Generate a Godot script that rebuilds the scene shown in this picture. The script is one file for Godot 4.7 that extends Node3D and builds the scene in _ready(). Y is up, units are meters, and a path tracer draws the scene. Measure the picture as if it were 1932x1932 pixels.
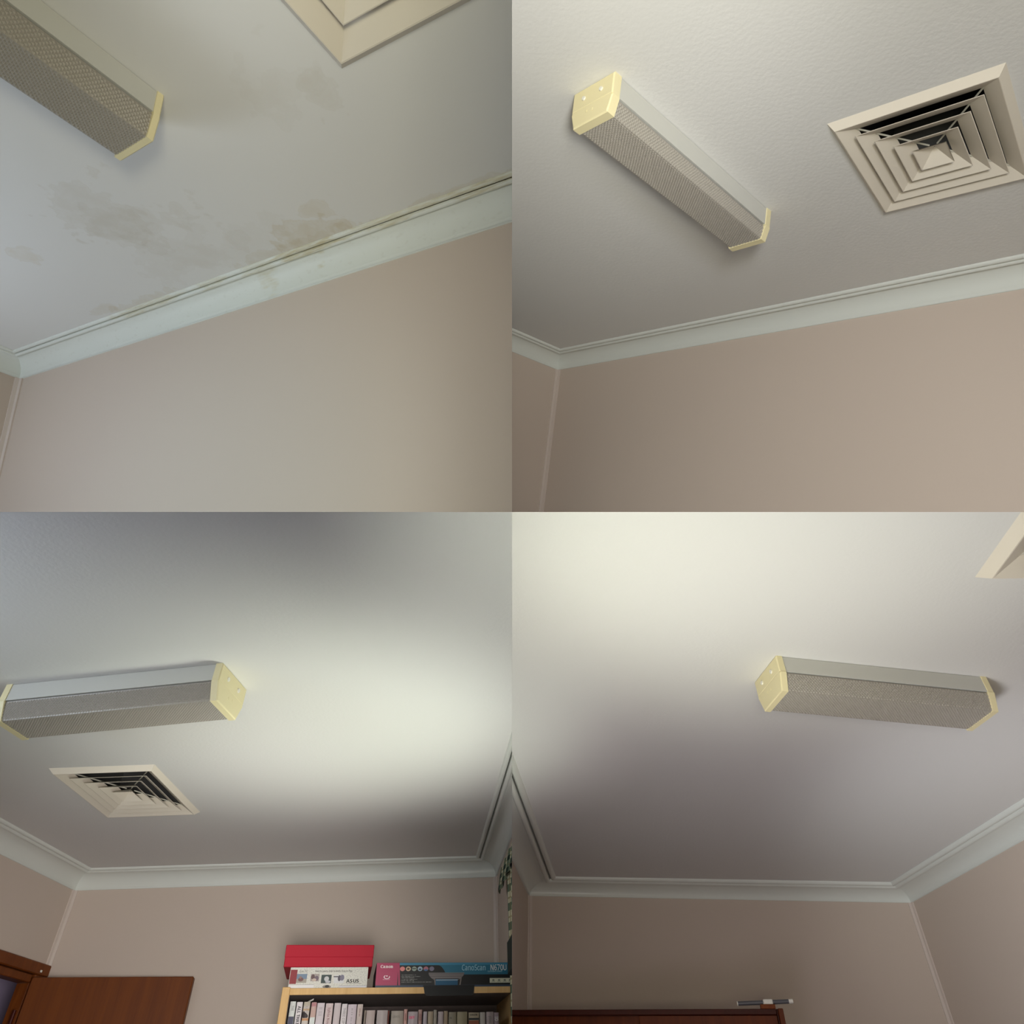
extends Node3D
# Four rooms of one house, side by side and one above the other, seen together:
# each has the same plaster ceiling with a fluorescent batten and a square air diffuser.

const EYE := Vector3(0, 1.55, 0)      # standpoint, metres above the lower floor
const CEIL := 0.85                    # ceiling height above the standpoint in every room
const FLOOR := -1.55

var sight := Basis()                  # right / up / back of the standpoint
var rooms := {}
var taken := {}
var M := {}

# ---------------------------------------------------------------- mesh builder
class MB:
	var v := PackedVector3Array()
	var n := PackedVector3Array()
	var t := PackedVector2Array()
	var to_world := Transform3D()
	var keep := []                     # planes (world); what lies behind them is behind a partition

	func tri(a: Vector3, b: Vector3, c: Vector3, na: Vector3, nb: Vector3, nc: Vector3, ua := Vector2.ZERO, ub := Vector2.ZERO, uc := Vector2.ZERO) -> void:
		if keep.is_empty():
			put(a, b, c, na, nb, nc, ua, ub, uc)
			return
		var poly := [[a, na, ua], [b, nb, ub], [c, nc, uc]]
		for pl: Plane in keep:
			var res := []
			for i in poly.size():
				var p = poly[i]
				var q = poly[(i + 1) % poly.size()]
				var dp := pl.distance_to(to_world * (p[0] as Vector3))
				var dq := pl.distance_to(to_world * (q[0] as Vector3))
				if dp >= 0.0:
					res.append(p)
				if (dp >= 0.0) != (dq >= 0.0):
					var k := dp / (dp - dq)
					res.append([(p[0] as Vector3).lerp(q[0], k), (p[1] as Vector3).lerp(q[1], k), (p[2] as Vector2).lerp(q[2], k)])
			poly = res
			if poly.size() < 3:
				return
		for i in range(1, poly.size() - 1):
			put(poly[0][0], poly[i][0], poly[i + 1][0], poly[0][1], poly[i][1], poly[i + 1][1], poly[0][2], poly[i][2], poly[i + 1][2])

	func put(a: Vector3, b: Vector3, c: Vector3, na: Vector3, nb: Vector3, nc: Vector3, ua: Vector2, ub: Vector2, uc: Vector2) -> void:
		if (b - a).cross(c - a).dot(na + nb + nc) > 0.0:
			v.append_array([a, c, b]); n.append_array([na, nc, nb]); t.append_array([ua, uc, ub])
		else:
			v.append_array([a, b, c]); n.append_array([na, nb, nc]); t.append_array([ua, ub, uc])

	# flat quad a-b-c-d, facing the side where `toward` points
	func quad(a: Vector3, b: Vector3, c: Vector3, d: Vector3, toward: Vector3, uvs := []) -> void:
		var m := (c - a).cross(d - b).normalized()
		if m.dot(toward) < 0.0:
			m = -m
		if uvs.is_empty():
			uvs = [Vector2(0, 1), Vector2(1, 1), Vector2(1, 0), Vector2(0, 0)]
		tri(a, b, c, m, m, m, uvs[0], uvs[1], uvs[2])
		tri(a, c, d, m, m, m, uvs[0], uvs[2], uvs[3])

	func quad_n(a: Vector3, b: Vector3, c: Vector3, d: Vector3, na: Vector3, nb: Vector3, nc: Vector3, nd: Vector3, uvs := []) -> void:
		if uvs.is_empty():
			uvs = [Vector2(0, 1), Vector2(1, 1), Vector2(1, 0), Vector2(0, 0)]
		tri(a, b, c, na, nb, nc, uvs[0], uvs[1], uvs[2])
		tri(a, c, d, na, nc, nd, uvs[0], uvs[2], uvs[3])

	# chamfered box between two corners
	func box(lo: Vector3, hi: Vector3, e := 0.0, b := Basis(), o := Vector3.ZERO) -> void:
		var c := (lo + hi) * 0.5
		var h := (hi - lo) * 0.5
		e = minf(e, minf(h.x, minf(h.y, h.z)) * 0.9)
		var p := func(x: float, y: float, z: float) -> Vector3: return o + b * (c + Vector3(x, y, z))
		for ax in 3:
			var i := (ax + 1) % 3
			var j := (ax + 2) % 3
			for s in [-1.0, 1.0]:
				var q := []
				for k in [[-1.0, -1.0], [1.0, -1.0], [1.0, 1.0], [-1.0, 1.0]]:
					var w := Vector3.ZERO
					w[ax] = s * h[ax]
					w[i] = k[0] * (h[i] - e)
					w[j] = k[1] * (h[j] - e)
					q.append(p.call(w.x, w.y, w.z))
				var dir := Vector3.ZERO
				dir[ax] = s
				quad(q[0], q[1], q[2], q[3], b * dir)
			if e > 0.0:
				for si in [-1.0, 1.0]:
					for sj in [-1.0, 1.0]:
						var q := []
						for k in [[0, -1.0], [0, 1.0], [1, 1.0], [1, -1.0]]:
							var w := Vector3.ZERO
							w[ax] = k[1] * (h[ax] - e)
							w[i] = si * (h[i] if k[0] == 0 else h[i] - e)
							w[j] = sj * (h[j] - e if k[0] == 0 else h[j])
							q.append(p.call(w.x, w.y, w.z))
						var dir := Vector3.ZERO
						dir[i] = si
						dir[j] = sj
						quad(q[0], q[1], q[2], q[3], b * dir)
		if e > 0.0:
			for sx in [-1.0, 1.0]:
				for sy in [-1.0, 1.0]:
					for sz in [-1.0, 1.0]:
						var d := b * Vector3(sx, sy, sz).normalized()
						tri(p.call(sx * h.x, sy * (h.y - e), sz * (h.z - e)), p.call(sx * (h.x - e), sy * h.y, sz * (h.z - e)), p.call(sx * (h.x - e), sy * (h.y - e), sz * h.z), d, d, d)

	# four-cornered slab: face a-b-c-d seen from `toward`, given thickness away from it
	func slab(a: Vector3, b: Vector3, c: Vector3, d: Vector3, toward: Vector3, thick: float, uvs := []) -> void:
		var m := (c - a).cross(d - b).normalized()
		if m.dot(toward) < 0.0:
			m = -m
		quad(a, b, c, d, m, uvs)
		var k := -m * thick
		quad(a + k, b + k, c + k, d + k, -m, uvs)
		var mid := (a + b + c + d) * 0.25
		for e in [[a, b], [b, c], [c, d], [d, a]]:
			quad(e[0], e[1], e[1] + k, e[0] + k, (e[0] + e[1]) * 0.5 - mid)

	# closed profile in (z, y) run along x from x0 to x1; caps at both ends
	func prism(profile: PackedVector2Array, x0: float, x1: float, caps := true) -> void:
		var mid := Vector2.ZERO
		for q in profile:
			mid += q / profile.size()
		for i in profile.size():
			var a := profile[i]
			var b := profile[(i + 1) % profile.size()]
			var w := (a + b) * 0.5 - mid
			quad(Vector3(x0, a.y, a.x), Vector3(x1, a.y, a.x), Vector3(x1, b.y, b.x), Vector3(x0, b.y, b.x), Vector3(0, w.y, w.x))
			if caps:
				for e in [[x0, -1.0], [x1, 1.0]]:
					var d := Vector3(e[1], 0, 0)
					tri(Vector3(e[0], mid.y, mid.x), Vector3(e[0], a.y, a.x), Vector3(e[0], b.y, b.x), d, d, d)

	# round bar from a to b
	func rod(a: Vector3, b: Vector3, r: float, sides := 12, r2 := -1.0) -> void:
		var ax := (b - a).normalized()
		var s := ax.cross(Vector3.UP if absf(ax.y) < 0.9 else Vector3.RIGHT).normalized()
		var u := ax.cross(s)
		if r2 < 0.0:
			r2 = r
		for i in sides:
			var d0 := s * cos(TAU * i / sides) + u * sin(TAU * i / sides)
			var d1 := s * cos(TAU * (i + 1) / sides) + u * sin(TAU * (i + 1) / sides)
			quad_n(a + d0 * r, b + d0 * r2, b + d1 * r2, a + d1 * r, d0, d0, d1, d1)
			tri(a, a + d0 * r, a + d1 * r, -ax, -ax, -ax)
			tri(b, b + d0 * r2, b + d1 * r2, ax, ax, ax)

	func mesh() -> ArrayMesh:
		var am := ArrayMesh.new()
		if v.is_empty():
			return am
		var arr := []
		arr.resize(Mesh.ARRAY_MAX)
		arr[Mesh.ARRAY_VERTEX] = v
		arr[Mesh.ARRAY_NORMAL] = n
		arr[Mesh.ARRAY_TEX_UV] = t
		arr[Mesh.ARRAY_TEX_UV2] = t
		am.add_surface_from_arrays(Mesh.PRIMITIVE_TRIANGLES, arr)
		return am

# ---------------------------------------------------------------- nodes
func numbered(called: String) -> String:
	var k: int = taken.get(called, 0)
	taken[called] = k + 1
	return called if k == 0 else "%s_%03d" % [called, k]

func thing(room: String, called: String, label: String, category: String, at: Vector3, turn := 0.0, group := "") -> Node3D:
	var o := Node3D.new()
	o.name = numbered(called)
	add_child(o)
	o.transform = rooms[room].frame * Transform3D(Basis(Vector3.UP, turn), at)
	o.set_meta("label", label)
	o.set_meta("category", category)
	o.set_meta("room", room)
	if group:
		o.set_meta("group", group)
	return o

func part_mb(o: Node3D, clip := true) -> MB:
	var m := MB.new()
	m.to_world = o.transform
	if clip and o.has_meta("room"):
		m.keep = rooms[o.get_meta("room")].keep
	return m

func part(o: Node3D, called: String, m: MB, mat: Material, label := "") -> MeshInstance3D:
	var i := MeshInstance3D.new()
	i.name = called
	i.mesh = m.mesh()
	i.material_override = mat
	i.cast_shadow = GeometryInstance3D.SHADOW_CASTING_SETTING_ON
	if m.v.is_empty():
		i.free()
		return null
	if label:
		i.set_meta("label", label)
	o.add_child(i, true)
	return i

func struct(room: String, called: String, label: String, category: String) -> Node3D:
	var o := thing(room, called, label, category, Vector3.ZERO)
	o.set_meta("kind", "structure")
	return o

# a structural piece that is one mesh, built in room coordinates
func struct_mesh(room: String, called: String, label: String, category: String, m: MB, mat: Material) -> MeshInstance3D:
	if m.v.is_empty():
		return null
	var i := MeshInstance3D.new()
	i.name = numbered(called)
	i.mesh = m.mesh()
	i.material_override = mat
	add_child(i)
	i.transform = rooms[room].frame
	i.set_meta("label", label)
	i.set_meta("category", category)
	i.set_meta("kind", "structure")
	return i

func room_mb(room: String) -> MB:
	var m := MB.new()
	m.to_world = rooms[room].frame
	m.keep = rooms[room].keep
	return m

func text(o: Node3D, called: String, words: String, height: float, at: Vector3, mat: Material, font := "Droid Sans", turn := 0.0, bold := false, squash := 1.0, italic := false) -> void:
	var tm := TextMesh.new()
	var f := SystemFont.new()
	f.font_names = PackedStringArray([font])
	if bold:
		f.font_weight = 700
	f.font_italic = italic
	tm.font = f
	tm.text = words
	tm.font_size = 32
	tm.pixel_size = height / 23.0          # cap height is about 0.71 of the font size
	tm.depth = 0.0006
	tm.horizontal_alignment = HORIZONTAL_ALIGNMENT_LEFT
	tm.vertical_alignment = VERTICAL_ALIGNMENT_CENTER
	var i := MeshInstance3D.new()
	i.name = called
	i.mesh = tm
	i.material_override = mat
	o.add_child(i, true)
	i.transform = Transform3D(Basis(Vector3.BACK, turn) * Basis.from_scale(Vector3(squash, 1, 1)), at)

# ---------------------------------------------------------------- materials
func mat(called: String, c: Color, rough := 0.8, spec := 0.5) -> StandardMaterial3D:
	var m := StandardMaterial3D.new()
	m.resource_name = called
	m.albedo_color = c
	m.roughness = rough
	m.metallic_specular = spec
	M[called] = m
	return m

func noise(sd: int, freq: float, oct := 3, kind := FastNoiseLite.TYPE_SIMPLEX_SMOOTH) -> FastNoiseLite:
	var f := FastNoiseLite.new()
	f.seed = sd
	f.noise_type = kind
	f.frequency = freq
	f.fractal_octaves = oct
	return f

func relief(m: StandardMaterial3D, sd: int, freq: float, oct: int, depth_cm: float, tiles_per_m: float) -> void:
	var im := noise(sd, freq, oct).get_seamless_image(512, 512)
	m.heightmap_enabled = true
	m.heightmap_texture = ImageTexture.create_from_image(im)
	m.heightmap_scale = depth_cm
	m.uv1_triplanar = true
	m.uv1_scale = Vector3.ONE * tiles_per_m

func wood(called: String, light: Color, dark: Color, sd: int, scale: Vector3, rough := 0.5) -> StandardMaterial3D:
	var im := Image.create(256, 512, false, Image.FORMAT_RGB8)
	var a := noise(sd, 0.035, 4)
	var b := noise(sd + 7, 0.2, 2)
	for y in 512:
		for x in 256:
			var g := a.get_noise_2d(x * 1.6, y * 0.05) * 0.5 + 0.5
			var f := b.get_noise_2d(x * 1.5, y * 0.06) * 0.5 + 0.5
			var k := clampf(g * 0.75 + f * 0.35 - 0.05, 0, 1)
			im.set_pixel(x, y, dark.lerp(light, k))
	var m := mat(called, Color.WHITE, rough, 0.35)
	m.albedo_texture = ImageTexture.create_from_image(im)
	m.uv1_triplanar = true
	m.uv1_scale = scale
	return m

func make_materials() -> void:
	var c := mat("ceiling_plaster", Color(0.87, 0.87, 0.86), 0.85, 0.35)
	relief(c, 3, 0.035, 3, 0.022, 4.6)
	var s := mat("stained_plaster", Color(0.87, 0.87, 0.86), 0.9, 0.3)
	relief(s, 5, 0.02, 3, 0.012, 3.4)
	s.detail_enabled = true
	s.detail_blend_mode = BaseMaterial3D.BLEND_MODE_MUL
	s.detail_uv_layer = BaseMaterial3D.DETAIL_UV_2
	s.detail_albedo = ImageTexture.create_from_image(stain_ceiling())
	mat("cornice_paint", Color(0.86, 0.875, 0.85), 0.32, 0.5)
	var sc := mat("stained_cornice", Color(0.86, 0.875, 0.85), 0.5, 0.4)
	sc.detail_enabled = true
	sc.detail_blend_mode = BaseMaterial3D.BLEND_MODE_MUL
	sc.detail_uv_layer = BaseMaterial3D.DETAIL_UV_2
	sc.detail_albedo = ImageTexture.create_from_image(stain_cornice())
	var w := mat("wall_paint", Color(0.79, 0.735, 0.685), 0.7, 0.4)
	relief(w, 9, 0.03, 3, 0.012, 2.0)
	mat("trim_paint", Color(0.82, 0.77, 0.73), 0.45)
	mat("tray_enamel", Color(0.77, 0.77, 0.745), 0.45, 0.4)
	mat("cream_plastic", Color(0.91, 0.87, 0.70), 0.45)
	mat("white_plastic", Color(0.93, 0.92, 0.88), 0.35)
	mat("prismatic_acrylic", Color(0.62, 0.60, 0.565), 0.36, 0.5)
	mat("vent_enamel", Color(0.87, 0.84, 0.78), 0.5)
	mat("duct_steel", Color(0.31, 0.31, 0.305), 0.75, 0.3)
	mat("grey_wire", Color(0.72, 0.71, 0.66), 0.4)
	mat("floor_carpet", Color(0.52, 0.49, 0.50), 0.95, 0.2)
	mat("hall_paint", Color(0.62, 0.56, 0.66), 0.8)
	mat("partition_paint", Color(0.72, 0.71, 0.70), 0.9, 0.2)
	wood("pine", Color(0.88, 0.74, 0.52), Color(0.78, 0.62, 0.40), 11, Vector3(2, 1, 2))
	wood("door_veneer", Color(0.50, 0.265, 0.06), Color(0.34, 0.16, 0.03), 17, Vector3(1.6, 0.9, 1.6), 0.45)
	wood("door_frame_wood", Color(0.52, 0.28, 0.10), Color(0.36, 0.17, 0.05), 21, Vector3(2.5, 2.5, 1.2), 0.45)
	wood("wardrobe_veneer", Color(0.45, 0.20, 0.03), Color(0.31, 0.12, 0.02), 27, Vector3(1.8, 0.9, 1.8), 0.4)
	wood("wardrobe_rail_wood", Color(0.30, 0.10, 0.045), Color(0.22, 0.065, 0.03), 31, Vector3(0.8, 4, 0.8), 0.4)
	wood("block_wood", Color(0.55, 0.30, 0.14), Color(0.44, 0.22, 0.10), 37, Vector3(3, 3, 3), 0.6)
	mat("shelf_back", Color(0.44, 0.39, 0.38), 0.8)
	mat("shade_grey_laminate", Color(0.50, 0.46, 0.45), 0.6, 0.4)  # grey also takes in the shade under the bookcase top
	mat("red_card", Color(0.69, 0.115, 0.19), 0.6, 0.35)
	mat("white_card", Color(0.86, 0.85, 0.80), 0.6)
	mat("black_card", Color(0.02, 0.02, 0.022), 0.6)
	mat("ink_black", Color(0.05, 0.05, 0.05), 0.7)
	mat("ink_grey", Color(0.45, 0.44, 0.42), 0.7)
	mat("ink_white", Color(0.92, 0.92, 0.9), 0.6)
	mat("ink_pale_blue", Color(0.62, 0.78, 0.84), 0.6)
	mat("ink_maroon", Color(0.42, 0.14, 0.16), 0.7)
	mat("ink_pink", Color(0.85, 0.25, 0.42), 0.6)
	mat("ink_faint", Color(0.60, 0.57, 0.58), 0.7)
	mat("paper", Color(0.86, 0.84, 0.80), 0.8)
	mat("page_cream", Color(0.80, 0.74, 0.62), 0.9)
	mat("steel_grey", Color(0.36, 0.36, 0.38), 0.35)
	mat("green_cloth", Color(0.07, 0.13, 0.10), 0.9)
	var ck := mat("check_cloth", Color.WHITE, 0.9, 0.2)
	ck.albedo_texture = ImageTexture.create_from_image(check_cloth())
	ck.rim_enabled = true
	ck.rim = 0.2
	var lp := mat("laptop_carton_print", Color.WHITE, 0.45)
	lp.albedo_texture = ImageTexture.create_from_image(laptop_print())
	var sp := mat("scanner_carton_print", Color.WHITE, 0.4)
	sp.albedo_texture = ImageTexture.create_from_image(scanner_print())
	var b3 := mat("portrait_spine", Color.WHITE, 0.5)
	b3.albedo_texture = ImageTexture.create_from_image(portrait_spine())

# water stains on the plaster: tan tide marks and grey peeled patches, each with a ragged edge
func stain_ceiling() -> Image:
	var W := 1280
	var H := 640                        # covers u -2.2..-0.2, w -0.95..0.05
	var im := Image.create(W, H, false, Image.FORMAT_RGB8)
	im.fill(Color.WHITE)
	var a := noise(41, 0.012, 4)
	var b := noise(43, 0.05, 3)
	var c := noise(47, 0.11, 2)
	# [u, w, half length u, half length w, colour, strength, raggedness]
	var tan_c := Color(0.90, 0.85, 0.75)
	var grey := Color(0.93, 0.915, 0.885)
	var spots := [
		[-1.27, -0.60, 0.10, 0.085, grey, 1.0, 1.0], [-1.24, -0.66, 0.12, 0.06, grey, 0.8, 1.2], [-1.25, -0.76, 0.14, 0.06, grey, 0.5, 1.3],
		[-1.557, -0.616, 0.030, 0.035, tan_c, 0.6, 1.0], [-0.955, -0.833, 0.085, 0.045, tan_c, 1.0, 0.7], [-0.885, -0.785, 0.05, 0.025, tan_c, 0.7, 1.5],
		[-1.50, -0.85, 0.10, 0.022, tan_c, 0.7, 1.0], [-1.62, -0.83, 0.05, 0.015, tan_c, 0.6, 1.0], [-0.69, -0.60, 0.035, 0.05, grey, 0.8, 1.2], [-0.73, -0.55, 0.06, 0.05, grey, 0.4, 1.4],
		[-0.62, -0.858, 0.18, 0.014, tan_c, 0.8, 0.8], [-1.10, -0.80, 0.14, 0.05, grey, 0.4, 1.4], [-1.02, -0.85, 0.16, 0.02, tan_c, 0.6, 1.1]]
	for s in spots:
		var x0 := int((s[0] - s[2] * 2.0 + 2.2) / 2.0 * W)
		var x1 := int((s[0] + s[2] * 2.0 + 2.2) / 2.0 * W)
		var y0 := int((s[1] - s[3] * 2.0 + 0.95) * H)
		var y1 := int((s[1] + s[3] * 2.0 + 0.95) * H)
		for y in range(maxi(y0, 0), mini(y1, H)):
			for x in range(maxi(x0, 0), mini(x1, W)):
				var du: float = (x * 2.0 / W - 2.2 - s[0]) / s[2]
				var dw: float = (float(y) / H - 0.95 - s[1]) / s[3]
				var r: float = sqrt(du * du + dw * dw) + a.get_noise_2d(x, y) * 0.9 * s[6] + b.get_noise_2d(x, y) * 0.35
				var k := clampf((1.0 - r) * 3.0, 0.0, 1.0)
				var rim := clampf(1.0 - absf(r - 0.93) * 9.0, 0.0, 1.0) * 0.6
				var crack := 0.0
				if s[4] == grey:
					crack = clampf(1.0 - absf(c.get_noise_2d(x, y * 1.4)) * 14.0, 0.0, 1.0) * k * 0.35
				var f: float = clampf(k * (0.55 + 0.45 * (b.get_noise_2d(x * 0.7, y * 0.7) + 0.5)) + rim + crack, 0.0, 1.0) * s[5] * 0.42
				if f > 0.003:
					im.set_pixel(x, y, im.get_pixel(x, y) * Color.WHITE.lerp(s[4], f))
	return im

func stain_cornice() -> Image:
	var W := 1024
	var H := 96                          # u -2.2..-0.2 along, across the moulding from ceiling to wall
	var im := Image.create(W, H, false, Image.FORMAT_RGB8)
	im.fill(Color.WHITE)
	var a := noise(53, 0.02, 4)
	var b := noise(59, 0.09, 3)
	for y in H:
		for x in W:
			var u := x * 2.0 / W - 2.2
			var p := float(y) / H
			var k := 0.0
			for s in [[-0.98, 0.10, 1.0, 0.5], [-0.76, 0.16, 0.7, 0.30], [-0.55, 0.16, 0.8, 0.35], [-1.28, 0.06, 0.5, 0.4], [-1.5, 0.14, 0.6, 0.4], [-1.12, 0.05, 0.4, 0.8]]:
				var d: float = absf(u - s[0]) / s[1] + maxf(p - s[3] * 0.5, 0.0) / (s[3] * 0.5) * 0.7
				k = maxf(k, clampf((1.1 - d + a.get_noise_2d(x, y * 2.0) * 0.9) * 2.0, 0.0, 1.0) * s[2])
			k = clampf(k * (0.6 + b.get_noise_2d(x * 0.4, y * 3.0) * 0.8), 0.0, 1.0)
			var chip := clampf((b.get_noise_2d(x * 0.8, y * 1.2) - 0.42) * 8.0, 0.0, 1.0) * 0.3
			var col := Color.WHITE.lerp(Color(0.86, 0.80, 0.66), k * 0.85).lerp(Color(0.80, 0.77, 0.72), chip * (0.3 + k))
			im.set_pixel(x, y, col)
	return im

func check_cloth() -> Image:
	var im := Image.create(128, 128, false, Image.FORMAT_RGB8)
	for y in 128:
		for x in 128:
			var g := int(x % 64 < 26) + int(y % 64 < 26)
			var line := (x % 64 in range(40, 46)) or (y % 64 in range(40, 46))
			var c := Color(0.80, 0.78, 0.66)
			if g == 1:
				c = Color(0.38, 0.44, 0.36)
			elif g == 2:
				c = Color(0.06, 0.16, 0.12)
			if line:
				c = c.lerp(Color(0.50, 0.44, 0.30), 0.6)
			if (x + y) % 3 == 0:
				c = c.darkened(0.06)
			im.set_pixel(x, y, c)
	return im

func disc(im: Image, cx: float, cy: float, rx: float, ry: float, c: Color) -> void:
	for y in range(maxi(int(cy - ry), 0), mini(int(cy + ry) + 1, im.get_height())):
		for x in range(maxi(int(cx - rx), 0), mini(int(cx + rx) + 1, im.get_width())):
			var dx := (x - cx) / rx
			var dy := (y - cy) / ry
			if dx * dx + dy * dy <= 1.0:
				im.set_pixel(x, y, c)

func laptop_print() -> Image:
	var S := 6.0                         # front of the carton, six texels to the photo's grain
	var im := Image.create(876, 252, false, Image.FORMAT_RGB8)
	var nz := noise(61, 0.05, 3)
	for y in 252:
		for x in 876:
			var g := nz.get_noise_2d(x, y)
			im.set_pixel(x, y, Color(0.83, 0.82, 0.78).darkened(clampf(g * 0.25, 0.0, 0.12)))
	var r := func(x0: float, y0: float, x1: float, y1: float, c: Color) -> void:
		im.fill_rect(Rect2i(int((x0 - 547) * S), int((y0 - 1818) * S), int((x1 - x0) * S), int((y1 - y0) * S)), c)
	r.call(547.5, 1822.5, 560, 1851, Color(0.52, 0.10, 0.13))
	r.call(560, 1831, 579, 1841, Color(0.42, 0.50, 0.58))            # four snapshots
	r.call(560, 1841, 579, 1849, Color(0.60, 0.57, 0.52))
	disc(im, 21 * S, 24 * S, 5 * S, 4 * S, Color(0.42, 0.28, 0.27))
	disc(im, 20 * S, 20 * S, 2.2 * S, 2.5 * S, Color(0.55, 0.42, 0.38))
	r.call(586, 1831, 602, 1846, Color(0.62, 0.58, 0.55))
	disc(im, 43 * S, 19 * S, 3.4 * S, 5 * S, Color(0.34, 0.24, 0.24))
	disc(im, 50 * S, 22 * S, 4 * S, 5 * S, Color(0.40, 0.33, 0.38))
	disc(im, 46 * S, 25 * S, 4 * S, 3 * S, Color(0.74, 0.66, 0.60))
	r.call(606, 1833, 625, 1850, Color(0.15, 0.22, 0.21))
	disc(im, 69 * S, 23 * S, 4.5 * S, 5 * S, Color(0.74, 0.74, 0.74))
	disc(im, 72 * S, 29 * S, 5 * S, 2.5 * S, Color(0.70, 0.70, 0.72))
	r.call(630, 1834, 649, 1850, Color(0.80, 0.80, 0.80))
	r.call(629, 1836, 641, 1838, Color(0.24, 0.22, 0.25))
	disc(im, 93 * S, 22 * S, 3 * S, 6 * S, Color(0.30, 0.28, 0.32))
	disc(im, 98 * S, 21 * S, 4 * S, 6 * S, Color(0.45, 0.43, 0.50))
	r.call(547, 1853, 594, 1860, Color(0.86, 0.85, 0.84))
	r.call(547, 1852.4, 594, 1853, Color(0.50, 0.49, 0.46))
	r.call(642, 1855.5, 694, 1860, Color(0.80, 0.79, 0.80))
	r.call(642, 1855.0, 694, 1855.5, Color(0.50, 0.49, 0.48))
	disc(im, 71 * S, 39 * S, 8 * S, 3.2 * S, Color(0.50, 0.48, 0.45))
	disc(im, 71.5 * S, 38 * S, 4 * S, 2.6 * S, Color(0.05, 0.05, 0.05))
	return im

func scanner_print() -> Image:
	var S := 4.0                         # front of the carton: x 708..970, y 1814..1863
	var im := Image.create(1048, 196, false, Image.FORMAT_RGB8)
	var teal := Color(0.14, 0.40, 0.50)
	var black := Color(0.03, 0.032, 0.036)
	im.fill(black)
	var X := func(x: float) -> int: return int((x - 708) * S)
	var Y := func(y: float) -> int: return int((y - 1814) * S)
	im.fill_rect(Rect2i(X.call(750), 0, 1048, Y.call(1838)), teal)
	im.fill_rect(Rect2i(X.call(748), 0, X.call(960), Y.call(1818.6)), Color(0.22, 0.50, 0.62))
	for y in range(Y.call(1819), Y.call(1838)):                    # black field with a sloping end
		var k: float = float(y - Y.call(1819)) / (Y.call(1838) - Y.call(1819))
		im.fill_rect(Rect2i(X.call(748), y, int((75.0 + 16.0 * sqrt(k)) * S), 1), black)
	im.fill_rect(Rect2i(0, 0, X.call(748), 196), Color(0.66, 0.22, 0.36))
	for y in range(0, 196):
		im.fill_rect(Rect2i(X.call(747) + int(y * 0.07), y, 14, 1), Color(0.66, 0.22, 0.36))
	im.fill_rect(Rect2i(0, Y.call(1858.5), 1048, 30), Color(0.20, 0.26, 0.34))
	var dots := [[756, Color(0.86, 0.52, 0.50)], [767, Color(0.80, 0.68, 0.56)], [778, Color(0.55, 0.60, 0.56)], [789, Color(0.62, 0.70, 0.76)], [800, Color(0.66, 0.42, 0.48)], [811, Color(0.46, 0.44, 0.52)]]
	for d in dots:
		disc(im, X.call(d[0]), Y.call(1826), 4.6 * S, 4.6 * S, d[1])
	disc(im, X.call(767), Y.call(1826), 2.6 * S, 2.4 * S, Color(0.36, 0.28, 0.22))
	im.fill_rect(Rect2i(X.call(774), Y.call(1825), 30, 6), black)
	disc(im, X.call(789), Y.call(1827), 2.6 * S, 2.0 * S, Color(0.24, 0.30, 0.38))
	disc(im, X.call(800), Y.call(1828.5), 3.6 * S, 2.0 * S, Color(0.26, 0.40, 0.56))
	var ln := noise(67, 0.35, 1)
	for row in [[1838, 27], [1841, 36], [1843.5, 24], [1846.5, 30], [1849, 24], [1852, 58]]:    # small print
		for x in range(0, int(row[1] * S)):
			if ln.get_noise_2d(x, row[0] * 9.0) > -0.15:
				im.fill_rect(Rect2i(X.call(755) + x, Y.call(row[0]), 1, 4), Color(0.62, 0.62, 0.60))
	# white swirl on the magenta field
	for i in 60:
		var an := -0.4 + i * 0.075
		disc(im, X.call(728) + cos(an) * 5.0 * S, Y.call(1842) + sin(an) * 3.4 * S, 3.2, 2.6, Color(0.92, 0.88, 0.88))
	disc(im, X.call(728), Y.call(1840), 6, 5, Color(0.92, 0.88, 0.88))
	im.fill_rect(Rect2i(X.call(721), Y.call(1846.5), 52, 4), Color(0.84, 0.62, 0.68))
	# pictured scanner: grey lid, legs, blue window
	for y in range(Y.call(1834), Y.call(1848)):
		var k := float(y - Y.call(1834)) / 56.0
		var inset := 10.0 * k * k
		var g := 0.50 - 0.10 * absf(sin(k * 9.0))
		im.fill_rect(Rect2i(X.call(805.5 + inset), y, int((68.0 - inset * 2.0) * S), 1), Color(g, g * 0.94, g * 0.94))
	for s in [[816.0, 1.0], [866.0, -1.0]]:
		for y in range(Y.call(1845), Y.call(1862)):
			im.fill_rect(Rect2i(int(X.call(s[0]) + (y - Y.call(1845)) * 0.14 * s[1]), y, 10, 1), Color(0.46, 0.42, 0.40))
	im.fill_rect(Rect2i(X.call(819), Y.call(1847), int(42 * S), int(14.5 * S)), Color(0.08, 0.32, 0.45))
	im.fill_rect(Rect2i(X.call(820), Y.call(1847.6), int(41 * S), int(2.5 * S)), Color(0.52, 0.60, 0.66))
	im.fill_rect(Rect2i(X.call(818), Y.call(1846.0), int(45 * S), 4), black)
	# pale strip of pictograms
	im.fill_rect(Rect2i(X.call(922), Y.call(1845.5), 200, int(9.5 * S)), Color(0.78, 0.77, 0.68))
	for x in [929, 940, 951, 961]:
		disc(im, X.call(x), Y.call(1849.5), 2.2 * S, 2.0 * S, Color(0.45, 0.46, 0.42))
		im.fill_rect(Rect2i(X.call(x) - 14, Y.call(1852.3), 28, 3), Color(0.45, 0.45, 0.40))
	return im

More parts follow.
